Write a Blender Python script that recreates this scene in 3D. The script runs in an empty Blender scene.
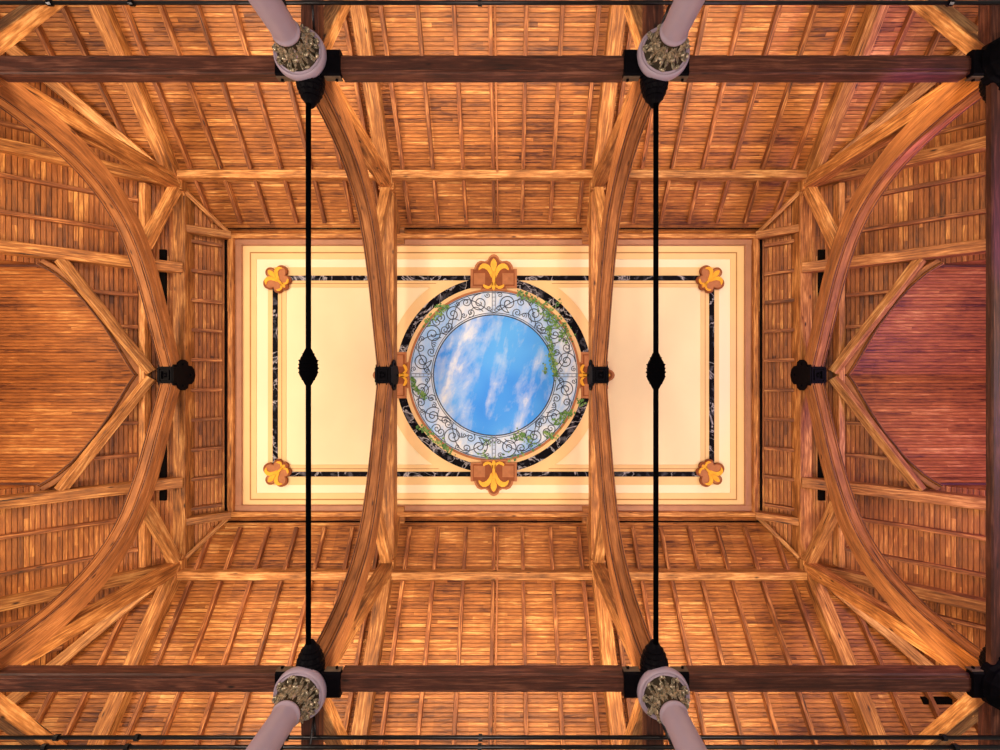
import bpy, math, random
from mathutils import Vector, Matrix, noise as mnoise
random.seed(7)
# ------------------------------------------------------------------ units
# u = plan unit (5 m bay = 215 u); heights hu are measured up from the camera, 1 hu = 1.2 u
S = 5.0/215.0
H = S*1.2
CAMZ = 1.6
def P(x, y, h): return Vector((x*S, y*S, CAMZ + h*H))
FLOOR_H = -CAMZ/H
# ------------------------------------------------------------------ camera, world, lights, exposure
sc = bpy.context.scene
col = sc.collection
cam_d = bpy.data.cameras.new('camera'); cam = bpy.data.objects.new('camera', cam_d); col.objects.link(cam)
cam.location = P(16, 2, 0); cam.rotation_euler = (math.pi, 0, 0)
cam_d.sensor_width = 36; cam_d.lens = 480*36/1000; cam_d.shift_x = -0.008; cam_d.shift_y = 0.002
cam_d.clip_start = 0.05; cam_d.clip_end = 200
sc.camera = cam
sc.view_settings.view_transform = 'Standard'; sc.view_settings.look = 'None'
sc.view_settings.gamma = 1; sc.view_settings.use_curve_mapping = False
sc.view_settings.exposure = 0.0
w = bpy.data.worlds.new('world'); sc.world = w; w.use_nodes = True
bg = w.node_tree.nodes['Background']; bg.inputs[0].default_value = (1.0, 0.88, 0.76, 1); bg.inputs[1].default_value = 0.24
WARM = (1.0, 0.80, 0.52)
def lamp(name, kind, loc, energy, color=WARM, aim=None, size=0.3, size_y=None, spot=120, blend=0.8):
    d = bpy.data.lights.new(name, kind); d.energy = energy; d.color = color
    if kind == 'AREA':
        d.size = size
        if size_y: d.shape = 'RECTANGLE'; d.size_y = size_y
    else: d.shadow_soft_size = size
    if kind == 'SPOT': d.spot_size = math.radians(spot); d.spot_blend = blend
    o = bpy.data.objects.new(name, d); col.objects.link(o); o.location = loc
    if aim is not None:
        o.rotation_euler = (Vector(aim)-Vector(loc)).to_track_quat('-Z', 'Y').to_euler()
    return o
TX = (-322.5, -107.5, 107.5, 322.5)
# uplights standing on the long beams, washing the lower roof slopes
for sy in (-1, 1):
    for bx in (-215, 0, 215):
        lamp('beam_uplight', 'AREA', P(bx, sy*196, 262), 135, WARM, P(bx, sy*275, 370), size=3.8, size_y=0.15)
    for bx in (-215, 0, 215):
        lamp('panel_uplight', 'AREA', P(bx, sy*186, 262), 74, (1.0, 0.86, 0.68), P(bx*0.8, sy*95, 430), size=3.0, size_y=0.15)
    for tx in TX:
        lamp('column_uplight', 'SPOT', P(tx, sy*216, 260), 280, (1.0, 0.72, 0.36), P(tx, sy*275, 350), size=0.08, spot=150, blend=1)
# unseen fill lamps added below: broad soft wash reaching up to the painted panel
lamp('hall_fill', 'AREA', P(-20, 0, -40), 480, (1.0, 0.86, 0.70), P(-10, 0, 400), size=5, size_y=3)
lamp('hall_fill', 'AREA', P(-480, 0, 60), 560, (1.0, 0.86, 0.68), P(-170, 0, 420), size=1.6)
lamp('hall_fill', 'AREA', P(480, 0, 60), 330, (1.0, 0.84, 0.68), P(170, 0, 420), size=1.6)
# end uplights in the hipped ends
for sx in (-1, 1):
    for sy in (-1, 1):
        if sx > 0: lamp('arch_foot_light', 'SPOT', P(296, sy*176, 254), 34, (1.0, 0.62, 0.16), P(322, sy*178, 280), size=0.3, spot=120, blend=1)
        lamp('gable_uplight', 'SPOT', P(sx*345, sy*176, 262), 170 if sx < 0 else 125, (1.0, 0.72, 0.34), P(sx*385, sy*150, 352), size=0.1, spot=150, blend=1)
lamp('gable_wash', 'AREA', P(-430, 0, 215), 150, (1.0, 0.68, 0.34), P(-395, 0, 352), size=2.5)
# coloured stage lights by the right-hand end
lamp('violet_spot', 'AREA', P(470, 60, 225), 150, (0.50, 0.10, 1.0), P(440, 0, 372), size=1.6)
lamp('violet_spot', 'SPOT', P(345, 40, 190), 1600, (0.50, 0.13, 1.0), P(322, -172, 285), size=0.05, spot=24, blend=1)
lamp('violet_spot', 'SPOT', P(250, -40, 215), 420, (0.50, 0.13, 1.0), P(275, -186, 253), size=0.05, spot=22, blend=1)
lamp('violet_spot', 'SPOT', P(330, 0, 200), 160, (0.50, 0.13, 1.0), P(290, 188, 252), size=0.1, spot=40, blend=1)

# ------------------------------------------------------------------ materials
class NT:
    def __init__(s, name):
        s.m = bpy.data.materials.new(name); s.m.use_nodes = True
        s.t = s.m.node_tree; s.b = s.t.nodes['Principled BSDF']
    def n(s, typ, **kw):
        x = s.t.nodes.new('ShaderNode'+typ)
        for k, v in kw.items(): setattr(x, k, v)
        return x
    def l(s, a, b): s.t.links.new(a, b)
    def math(s, op, a, b=None, c=None, clamp=False):
        x = s.n('Math', operation=op); x.use_clamp = clamp
        for i, v in enumerate((a, b, c)):
            if v is None: continue
            if isinstance(v, (int, float)): x.inputs[i].default_value = v
            else: s.l(v, x.inputs[i])
        return x.outputs[0]
    def comb(s, x, y, z):
        c = s.n('CombineXYZ')
        for i, v in enumerate((x, y, z)):
            if isinstance(v, (int, float)): c.inputs[i].default_value = v
            else: s.l(v, c.inputs[i])
        return c.outputs[0]
    def noise(s, vec, scale, detail=3, rough=0.55, dist=0.0):
        x = s.n('TexNoise'); x.inputs['Scale'].default_value = scale; x.inputs['Detail'].default_value = detail
        x.inputs['Roughness'].default_value = rough; x.inputs['Distortion'].default_value = dist
        s.l(vec, x.inputs['Vector']); return x.outputs['Fac']
    def ramp(s, fac, stops, interp='LINEAR'):
        r = s.n('ValToRGB'); r.color_ramp.interpolation = interp
        e = r.color_ramp.elements
        while len(e) > 1: e.remove(e[-1])
        e[0].position = stops[0][0]; e[0].color = (*stops[0][1], 1)
        for p, c in stops[1:]:
            q = e.new(p); q.color = (*c, 1)
        s.l(fac, r.inputs[0]); return r.outputs[0]
    def mix(s, fac, a, b, mode='MIX'):
        x = s.n('Mix', data_type='RGBA', blend_type=mode)
        for i, v in ((0, fac), (6, a), (7, b)):
            if isinstance(v, (int, float)): x.inputs[i].default_value = v
            elif isinstance(v, tuple): x.inputs[i].default_value = (*v, 1)
            else: s.l(v, x.inputs[i])
        return x.outputs[2]
    def bump(s, h, strength, dist=0.01):
        x = s.n('Bump'); x.inputs['Strength'].default_value = strength; x.inputs['Distance'].default_value = dist
        s.l(h, x.inputs['Height']); s.l(x.outputs[0], s.b.inputs['Normal'])
def plain(name, c, rough=0.6, metal=0.0, var=0.0, scale=8, bump=0.0):
    t = NT(name); t.b.inputs['Roughness'].default_value = rough; t.b.inputs['Metallic'].default_value = metal
    tc = t.n('TexCoord'); nf = t.noise(tc.outputs['Object'], scale, 4)
    a = tuple(v*(1-var) for v in c); b = tuple(min(1, v*(1+var)) for v in c)
    t.l(t.ramp(nf, [(0.3, a), (0.7, b)]), t.b.inputs['Base Color'])
    if bump: t.bump(nf, bump)
    return t.m
def timber(name, dark, mid, light, gain=1.0, red=0.0):
    """sawn pine beam: grain runs along U (metres), V runs around the section"""
    t = NT(name); uv = t.n('UVMap'); sep = t.n('SeparateXYZ'); t.l(uv.outputs[0], sep.inputs[0]); fg = 1.35 if 'arch' not in name else 0.95; fo = -0.40 if 'arch' not in name else -0.16
    info = t.n('ObjectInfo'); rnd = info.outputs['Random']
    u, v = sep.outputs[0], sep.outputs[1]
    ro = t.math('MULTIPLY', rnd, 57.0)
    vec = t.comb(t.math('MULTIPLY_ADD', u, 0.42, ro), t.math('MULTIPLY_ADD', v, 3.4, ro), ro)
    warp = t.noise(vec, 1.6, 3, 0.5)
    rings = t.math('SINE', t.math('MULTIPLY_ADD', warp, 34.0, t.math('MULTIPLY', v, 60.0)))
    rings = t.math('MULTIPLY_ADD', rings, 0.5, 0.5)
    fine = t.noise(t.comb(t.math('MULTIPLY_ADD', u, 1.5, ro), t.math('MULTIPLY_ADD', v, 28.0, ro), 0.0), 1.3, 5, 0.7)
    blot = t.noise(t.comb(t.math('MULTIPLY_ADD', u, 1.0, ro), t.math('MULTIPLY', v, 3.0), ro), 1.5, 4, 0.6)
    f = t.math('ADD', t.math('MULTIPLY', rings, 0.12), t.math('ADD', t.math('MULTIPLY', fine, 0.70), t.math('MULTIPLY', blot, 0.62)))
    f = t.math('MULTIPLY_ADD', f, fg, fo)
    c = t.ramp(f, [(0.22, dark), (0.42, tuple((a+b)/2 for a, b in zip(dark, mid))), (0.60, mid), (0.86, light)])
    vor = t.n('TexVoronoi'); vor.inputs['Scale'].default_value = 1.0
    t.l(t.comb(t.math('MULTIPLY_ADD', u, 1.6, ro), t.math('MULTIPLY', v, 5.0), ro), vor.inputs['Vector'])
    knot = t.ramp(vor.outputs['Distance'], [(0.05, (1, 1, 1)), (0.13, (0, 0, 0))])
    c = t.mix(knot, c, tuple(a*0.8 for a in dark))
    crack = t.noise(t.comb(t.math('MULTIPLY_ADD', u, 0.9, ro), t.math('MULTIPLY_ADD', v, 26.0, ro), 3.0), 1.0, 2, 0.5)
    cr = t.ramp(crack, [(0.28, (1, 1, 1)), (0.33, (0, 0, 0))])
    c = t.mix(cr, c, tuple(a*0.5 for a in dark))
    tone = t.math('MULTIPLY_ADD', rnd, 0.35, 0.82*gain)
    hs = t.n('HueSaturation'); t.l(c, hs.inputs['Color']); t.l(tone, hs.inputs['Value'])
    t.l(hs.outputs[0], t.b.inputs['Base Color'])
    t.b.inputs['Roughness'].default_value = 0.62
    t.bump(t.math('SUBTRACT', f, t.math('MULTIPLY', crack, -0.6)), 0.5, 0.012)
    return t.m
def boards(name, dark, mid, light, width=0.078, bay=30.3*S, sat=1.0):
    """narrow matchboarding; U runs along the boards, V across them (metres)"""
    t = NT(name); uv = t.n('UVMap'); sep = t.n('SeparateXYZ'); t.l(uv.outputs[0], sep.inputs[0])
    u, v = sep.outputs[0], sep.outputs[1]
    vv = t.math('DIVIDE', v, width); idx = t.math('FLOOR', vv); fr = t.math('FRACT', vv)
    wn = t.n('TexWhiteNoise', noise_dimensions='2D'); 
    seg = t.math('FLOOR', t.math('ADD', t.math('DIVIDE', u, bay*3), t.math('MULTIPLY', idx, 0.37)))
    t.l(t.comb(idx, seg, 0), wn.inputs['Vector'])
    seg2 = t.math('FLOOR', t.math('DIVIDE', t.math('ADD', u, bay*0.5), bay))
    wn2 = t.n('TexWhiteNoise', noise_dimensions='2D'); t.l(t.comb(seg2, t.math('FLOOR', t.math('DIVIDE', v, 1.1)), 0), wn2.inputs['Vector'])
    r1 = wn.outputs['Value']
    sh = t.math('MULTIPLY', r1, 31.0)
    warp = t.noise(t.comb(t.math('ADD', u, sh), t.math('MULTIPLY', v, 7.0), sh), 1.8, 3, 0.6)
    fine = t.noise(t.comb(t.math('MULTIPLY_ADD', u, 3.0, sh), t.math('MULTIPLY', v, 36.0), 0), 1.3, 4, 0.6)
    blot = t.noise(t.comb(u, v, 0.0), 0.55, 4, 0.6)
    f = t.math('ADD', t.math('MULTIPLY', r1, 0.16), t.math('ADD', t.math('MULTIPLY', warp, 0.50), t.math('ADD', t.math('MULTIPLY', fine, 0.42), t.math('MULTIPLY', blot, 0.44))))
    f = t.math('ADD', f, t.math('MULTIPLY', wn2.outputs['Value'], 0.07))
    f = t.math('MULTIPLY_ADD', f, 1.22, -0.475)
    c = t.ramp(f, [(0.28, dark), (0.42, tuple(a*0.45+b*0.55 for a, b in zip(dark, mid))), (0.58, mid), (0.80, light)])
    gap = t.ramp(fr, [(0.0, (1, 1, 1)), (0.05, (1, 1, 1)), (0.16, (0, 0, 0)), (0.93, (0, 0, 0)), (1.0, (1, 1, 1))])
    c2 = t.mix(t.math('MULTIPLY', gap, t.math('MULTIPLY_ADD', warp, 1.2, 0.0, clamp=True)), c, tuple(a*0.45 for a in dark))
    t.l(c2, t.b.inputs['Base Color']); t.b.inputs['Roughness'].default_value = 0.55
    hgt = t.math('SUBTRACT', t.math('MULTIPLY', fine, 0.25), gap)
    t.bump(hgt, 0.8, 0.012)
    return t.m
M = {}
M['beam'] = timber('pine_beam', (0.060, 0.013, 0.003), (0.40, 0.140, 0.032), (0.78, 0.38, 0.125))
M['light_beam'] = timber('pale_pine_beam', (0.085, 0.022, 0.005), (0.52, 0.205, 0.058), (0.88, 0.48, 0.19))
M['arch'] = timber('laminated_pine_arch', (0.075, 0.018, 0.005), (0.38, 0.132, 0.036), (0.66, 0.29, 0.10))
M['dark_beam'] = timber('dark_stained_beam', (0.022, 0.005, 0.003), (0.095, 0.024, 0.013), (0.24, 0.085, 0.048))
M['rafter'] = timber('rafter_pine', (0.045, 0.010, 0.003), (0.25, 0.070, 0.018), (0.66, 0.27, 0.085))
M['deck'] = boards('pine_matchboarding', (0.080, 0.014, 0.002), (0.45, 0.148, 0.032), (0.88, 0.45, 0.15))
M['vault'] = boards('vault_matchboarding', (0.070, 0.012, 0.003), (0.42, 0.130, 0.027), (0.80, 0.38, 0.12), width=0.075, bay=1.6)
M['end_deck'] = boards('end_matchboarding', (0.080, 0.014, 0.002), (0.40, 0.122, 0.024), (0.84, 0.39, 0.11), width=0.085, bay=31.6*S)
M['iron'] = plain('black_cast_iron', (0.0035, 0.003, 0.005), 0.5, 0.0, 0.3, 14)
M['rod'] = plain('black_painted_rod', (0.0012, 0.0012, 0.002), 0.9, 0.0, 0.2, 14)
for k_, v_ in (('iron', 0.04), ('rod', 0.02)): M[k_].node_tree.nodes['Principled BSDF'].inputs['Specular IOR Level'].default_value = v_
M['steel'] = plain('dark_steel_pipe', (0.035, 0.032, 0.036), 0.3, 0.8, 0.2, 14)
M['shaft'] = plain('lilac_grey_painted_column', (0.44, 0.35, 0.46), 0.45, 0.0, 0.04, 3)
M['leaf'] = plain('antique_gilt_leaves', (0.46, 0.40, 0.30), 0.28, 0.6, 0.85, 30, 0.6)
M['flange'] = plain('tarnished_flange', (0.13, 0.085, 0.06), 0.5, 0.3, 0.3, 9)
M['cream'] = plain('cream_plaster', (0.94, 0.76, 0.51), 0.85, 0, 0.035, 0.6)
M['pale'] = plain('pale_cream_plaster', (0.92, 0.79, 0.58), 0.85, 0, 0.02, 0.6)
M['tan'] = plain('tan_painted_band', (0.84, 0.50, 0.20), 0.8, 0, 0.04, 1)
M['ltan'] = plain('light_tan_band', (0.86, 0.57, 0.29), 0.8, 0, 0.04, 1)
M['line'] = plain('brown_pinstripe', (0.45, 0.20, 0.07), 0.7, 0, 0.1, 4)
M['brown'] = plain('terracotta_brown_plaster', (0.26, 0.070, 0.022), 0.6, 0, 0.15, 7)
M['brownedge'] = plain('light_terracotta', (0.44, 0.165, 0.07), 0.6, 0, 0.12, 7)
M['gold'] = plain('golden_yellow_paint', (0.95, 0.42, 0.035), 0.45, 0.0, 0.16, 9)
M['scroll'] = plain('painted_iron_scrolls', (0.055, 0.06, 0.10), 0.6, 0, 0.2, 9)
M['bar'] = plain('pale_grey_bar', (0.25, 0.30, 0.42), 0.6, 0, 0.2, 9)
M['mould'] = plain('rosy_brown_moulding', (0.42, 0.19, 0.11), 0.6, 0, 0.10, 3)
M['bell'] = plain('dark_bronze_bell', (0.05, 0.035, 0.02), 0.4, 0.5, 0.4, 12)
M['floor'] = plain('pale_stone_floor', (0.55, 0.46, 0.36), 0.5, 0, 0.1, 1)
M['near_black'] = plain('near_black_paint', (0.004, 0.003, 0.003), 0.9)  # near-black for the roof vent, the collar strips and the painted gap shade
def marble():
    t = NT('black_marble'); tc = t.n('TexCoord')
    n1 = t.noise(tc.outputs['Object'], 1.1, 4, 0.6, 1.2)
    a = t.math('ABSOLUTE', t.math('SUBTRACT', n1, 0.5))
    c = t.ramp(a, [(0.0, (0.55, 0.52, 0.56)), (0.006, (0.22, 0.20, 0.24)), (0.022, (0.004, 0.003, 0.006)), (1, (0.002, 0.0015, 0.003))])
    n2 = t.noise(tc.outputs['Object'], 4.0, 4, 0.6, 0.8)
    c = t.mix(t.ramp(n2, [(0.54, (0, 0, 0)), (0.72, (0.35, 0.35, 0.35))]), c, (0.35, 0.33, 0.42))
    t.l(c, t.b.inputs['Base Color']); t.b.inputs['Roughness'].default_value = 0.5
    return t.m
M['marble'] = marble()
def sky(name, pale):
    t = NT(name); tc = t.n('TexCoord'); sep = t.n('SeparateXYZ'); t.l(tc.outputs['Object'], sep.inputs[0])
    x, y = sep.outputs[0], sep.outputs[1]
    skew = t.math('MULTIPLY_ADD', y, 0.28, x)
    n1 = t.noise(t.comb(t.math('MULTIPLY', skew, 1.15), t.math('MULTIPLY', y, 0.32), 3.7), 1.15, 5, 0.62, 0.35)
    n2 = t.noise(t.comb(t.math('MULTIPLY', skew, 1.3), t.math('MULTIPLY', y, 0.9), 8.0), 2.6, 5, 0.65, 0.3)
    f = t.math('ADD', t.math('MULTIPLY', n1, 0.72), t.math('MULTIPLY', n2, 0.34))
    lo, hi = (0.49, 0.69) if not pale else (0.36, 0.60)
    cl = t.ramp(f, [(lo, (0, 0, 0)), ((lo+hi)/2, (0.35, 0.35, 0.35)), (hi, (1, 1, 1))])
    base = t.ramp(t.noise(tc.outputs['Object'], 0.5, 2), [(0.35, (0.045, 0.27, 0.92)), (0.65, (0.11, 0.42, 1.0))])
    c = t.mix(cl, base if not pale else (0.22, 0.48, 0.95), (0.80, 0.82, 0.92))
    t.l(c, t.b.inputs['Base Color']); t.b.inputs['Roughness'].default_value = 0.8
    return t.m
M['sky'] = sky('painted_sky', False); M['skyring'] = sky('painted_pale_sky', True)
for k_ in ('cream', 'pale', 'tan', 'ltan', 'line', 'sky', 'skyring', 'marble', 'near_black', 'gold', 'brown', 'brownedge', 'scroll'):
    M[k_].node_tree.nodes['Principled BSDF'].inputs['Specular IOR Level'].default_value = 0.04 if k_ in ('near_black', 'marble', 'scroll') else 0.2
def leafmat():
    t = NT('ivy_green'); g = t.n('NewGeometry')
    c = t.ramp(g.outputs['Random Per Island'], [(0, (0.035, 0.13, 0.02)), (0.6, (0.10, 0.26, 0.05)), (1, (0.30, 0.40, 0.12))])
    t.l(c, t.b.inputs['Base Color']); return t.m
M['ivy'] = leafmat()

# ------------------------------------------------------------------ mesh helpers
class MB:
    """collects world-space faces with UVs; build() links them as one mesh object"""
    def __init__(s): s.v = []; s.f = []; s.uv = []; s.sm = []
    def face(s, pts, uvs=None, smooth=False):
        i = len(s.v); s.v += [Vector(p) for p in pts]; s.f.append(list(range(i, i+len(pts))))
        s.uv.append(uvs or [(p[0], p[1]) for p in pts]); s.sm.append(smooth)
    def build(s, name, mat, parent=None, origin=None, rot=None, merge=True):
        o_ = Vector(origin) if origin is not None else Vector((0, 0, 0))
        vs = [p-o_ for p in s.v]
        # weld
        if merge:
            key = {}; remap = []; nv = []
            for p in vs:
                k = (round(p.x, 5), round(p.y, 5), round(p.z, 5))
                if k not in key: key[k] = len(nv); nv.append(p)
                remap.append(key[k])
        else: remap = list(range(len(vs))); nv = vs
        me = bpy.data.meshes.new(name)
        fs = []; uvs = []; sm = []
        for f, uv, q in zip(s.f, s.uv, s.sm):
            g = [remap[i] for i in f]
            if len(set(g)) < len(g):
                gg = []; uu = []
                for a, b in zip(g, uv):
                    if a not in gg: gg.append(a); uu.append(b)
                g, uv = gg, uu
                if len(g) < 3: continue
            fs.append(g); uvs.append(uv); sm.append(q)
        me.from_pydata(nv, [], fs)
        lay = me.uv_layers.new(name='UVMap')
        k = 0
        for uv in uvs:
            for c in uv: lay.data[k].uv = c; k += 1
        me.polygons.foreach_set('use_smooth', sm)
        me.materials.append(mat); me.update()
        o = bpy.data.objects.new(name, me); col.objects.link(o)
        if parent is not None:
            o.parent = parent; o.location = o_ - parent.location
        else: o.location = o_
        return o
    # --- shapes
    def beam(s, A, B, w, d, side=None, ch=0.012):
        """bar from A to B (centres of the UNDERSIDE), width w along side, depth d upward; chamfered lower edges"""
        A, B = Vector(A), Vector(B); ax = (B-A); L = ax.length; ax.normalize()
        if side is None:
            side = ax.cross(Vector((0, 0, 1)))
            if side.length < 1e-3: side = Vector((1, 0, 0))
        side = Vector(side).normalized(); up = side.cross(ax).normalized()
        if up.z < 0 or (abs(up.z) < 1e-4 and False): up = -up
        hw = w/2; c = min(ch, w*0.2, d*0.2)
        prof = [(-hw+c, 0), (hw-c, 0), (hw, c), (hw, d-c), (hw-c, d), (-hw+c, d), (-hw, d-c), (-hw, c)]
        pts = [side*a + up*b for a, b in prof]
        per = 0; vs = [0]
        for i in range(8):
            per += (pts[(i+1) % 8]-pts[i]).length; vs.append(per)
        nseg = max(1, int(L/0.5))
        for k in range(nseg):
            t0, t1 = k/nseg, (k+1)/nseg
            a, b = A+ax*L*t0, A+ax*L*t1
            for i in range(8):
                j = (i+1) % 8
                s.face([a+pts[i], b+pts[i], b+pts[j], a+pts[j]], [(L*t0, vs[i]), (L*t1, vs[i]), (L*t1, vs[i+1]), (L*t0, vs[i+1])])
        for q, rev in ((A, True), (B, False)):
            f = [q+p for p in pts]; uvs = [(p.dot(side)*0.3, p.dot(up)) for p in pts]
            if rev: f = f[::-1]; uvs = uvs[::-1]
            s.face(f, uvs)
        return s
    def box(s, lo, hi, ch=0.0):
        x0, y0, z0 = lo; x1, y1, z1 = hi
        s.beam((x0, (y0+y1)/2, z0), (x1, (y0+y1)/2, z0), abs(y1-y0), z1-z0, side=(0, 1, 0), ch=ch if ch else 0.0001)
        return s
    def lathe(s, prof, base, axis, n=24, smooth=True):
        """prof = [(radius, distance along axis)]"""
        base = Vector(base); ax = Vector(axis).normalized()
        e = ax.orthogonal().normalized(); g = ax.cross(e)
        for (r0, a0), (r1, a1) in zip(prof, prof[1:]):
            for i in range(n):
                t0, t1 = 2*math.pi*i/n, 2*math.pi*(i+1)/n
                d0 = e*math.cos(t0)+g*math.sin(t0); d1 = e*math.cos(t1)+g*math.sin(t1)
                s.face([base+ax*a0+d0*r0, base+ax*a0+d1*r0, base+ax*a1+d1*r1, base+ax*a1+d0*r1],
                       [(a0, t0*r0), (a0, t1*r0), (a1, t1*r1), (a1, t0*r1)], smooth)
        return s
    def tube(s, pts, r, n=6, closed=False):
        pts = [Vector(p) for p in pts]; N = len(pts); rings = []; acc = 0; prev = None
        for i, p in enumerate(pts):
            a = pts[i-1] if (i or closed) else p; b = pts[(i+1) % N] if (i < N-1 or closed) else p
            d = (b-a).normalized(); e = d.cross(Vector((0, 0, 1)))
            if e.length < 1e-3: e = Vector((1, 0, 0))
            e.normalize(); g = d.cross(e)
            rings.append([p+(e*math.cos(2*math.pi*k/n)+g*math.sin(2*math.pi*k/n))*r for k in range(n)])
        M_ = N if closed else N-1
        for i in range(M_):
            A_, B_ = rings[i], rings[(i+1) % N]
            for k in range(n):
                s.face([A_[k], A_[(k+1) % n], B_[(k+1) % n], B_[k]], None, True)
        if not closed:
            s.face(rings[0][::-1]); s.face(rings[-1])
        return s
    def prism(s, poly, z0, z1):
        """poly [(x,y)] world metres, extruded z0..z1 (z0 is the face towards the floor)"""
        n = len(poly)
        A_ = sum(poly[i][0]*poly[(i+1) % n][1]-poly[(i+1) % n][0]*poly[i][1] for i in range(n))
        if A_ < 0: poly = poly[::-1]
        s.face([(x, y, z0) for x, y in poly][::-1]); s.face([(x, y, z1) for x, y in poly])
        for i in range(n):
            a, b = poly[i], poly[(i+1) % n]
            s.face([(a[0], a[1], z0), (b[0], b[1], z0), (b[0], b[1], z1), (a[0], a[1], z1)])
        return s
def E(name, loc, label, cat, group=None, kind=None):
    o = bpy.data.objects.new(name, None); col.objects.link(o); o.location = loc; o.empty_display_size = 0.2
    tag(o, label, cat, group, kind); return o
def tag(o, label, cat, group=None, kind=None):
    o['label'] = label; o['category'] = cat
    if group: o['group'] = group
    if kind: o['kind'] = kind
    return o
def struct(o): o['kind'] = 'structure'; return o
SIDE = {-1: 'upper', 1: 'lower'}      # y<0 is the photo's top
LR = {-1: 'left', 1: 'right'}

# ------------------------------------------------------------------ the roof shell
PX, PY = 286.0, 152.0            # half size of the flat panel
def deck_h(t): return 446 - 0.70*t
TMAX = 200
HG = S/H                         # hu per u along plan for metric lengths
slopelen = math.sqrt(S*S + (0.7*H)**2)
floor = MB().box((-15, -11, -0.1), (15, 11, 0)).build('floor', M['floor']); struct(floor)
for sy in (-1, 1):
    mb = MB(); n = 20
    for k in range(n):
        t0, t1 = TMAX*k/n, TMAX*(k+1)/n
        xs = [-(PX+t1), -(PX+t0)] + [-PX+2*PX*i/12 for i in range(13)][1:-1] + [PX+t0, PX+t1]
        def q(x, t): return P(x, sy*(PY+t), deck_h(t))
        def uvq(x, t): return (x*S + 7.3*(sy+2), t*slopelen)
        pa = (-(PX+t0), t0); pb = (PX+t0, t0); pc = (PX+t1, t1); pd = (-(PX+t1), t1)
        mb.face([q(*z) for z in (pa, pb, pc, pd)], [uvq(*z) for z in (pa, pb, pc, pd)])
    o = mb.build('ceiling', M['deck']); struct(o)
    sol = o.modifiers.new('solid', 'SOLIDIFY'); sol.thickness = 0.05; sol.offset = 0
# dormer vault profile (half): y -> height
VP = [(0, 400), (8, 397.6), (15, 395.8), (34, 391), (50, 386.5), (66, 381), (78, 376.5), (87, 372), (94, 368), (100, 363)]
def x_v(h): return PX + (446-h)/0.70 - 6
def vault_h(y):
    y = abs(y)
    for (a, ha), (b, hb) in zip(VP, VP[1:]):
        if a <= y <= b: return ha+(hb-ha)*(y-a)/(b-a)
    return 363
for sx in (-1, 1):
    mb = MB()
    ys = sorted(set([-352, -300, -250, -200, -152, -125, -100] + [s_*a for a, _ in VP for s_ in (-1, 1)] + [352, 300, 250, 200, 152, 125, 100]))
    for y0, y1 in zip(ys, ys[1:]):
        def xs_(y): return PX+max(0, abs(y)-PY)
        inside = max(abs(y0), abs(y1)) <= 100
        def xe_(y): return PX+(446-vault_h(y))/0.70 if inside else PX+TMAX
        a = (xs_(y0), y0); b = (xe_(y0), y0); c = (xe_(y1), y1); d = (xs_(y1), y1)
        pts = [P(sx*x, y, deck_h(x-PX)) for x, y in (a, b, c, d)]
        mb.face(pts, [(y*S+3.1, (x-PX)*slopelen) if False else (y*S, x*S*0.0+ (x-PX)*slopelen) for x, y in (a, b, c, d)])
    # boards of the hipped ends run along Y
    o = mb.build('ceiling', M['end_deck']); struct(o)
    sol = o.modifiers.new('solid', 'SOLIDIFY'); sol.thickness = 0.05; sol.offset = 0
    # vault over the dormer, boards along X
    mb = MB(); acc = 0
    half = [(-a, h) for a, h in VP[::-1]] + VP[1:]
    for (y0, h0), (y1, h1) in zip(half, half[1:]):
        L = math.hypot((y1-y0)*S, (h1-h0)*H)
        x0, x1 = PX+(446-h0)/0.7, PX+(446-h1)/0.7
        mb.face([P(sx*x0, y0, h0), P(sx*545, y0, h0), P(sx*545, y1, h1), P(sx*x1, y1, h1)],
                [(x0*S, acc), (545*S, acc), (545*S, acc+L), (x1*S, acc+L)])
        acc += L
    for sy in (-1, 1):
        x0 = PX+(446-363)/0.7
        mb.face([P(sx*x0, sy*100, 363), P(sx*545, sy*100, 363), P(sx*545, sy*100, deck_h(545-PX))], [(x0*S, 0), (545*S, 0), (545*S, -2)])
    o = mb.build('ceiling', M['vault']); struct(o)
    sol = o.modifiers.new('solid', 'SOLIDIFY'); sol.thickness = 0.04; sol.offset = 0
    mb = MB()
    fan = [(y, h) for y, h in half]
    mb.face([P(sx*545, -100, 262)] + [P(sx*545, y, h) for y, h in fan] + [P(sx*545, 100, 262)])
    o = mb.build('wall_'+LR[sx], M['vault']); struct(o)

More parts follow.
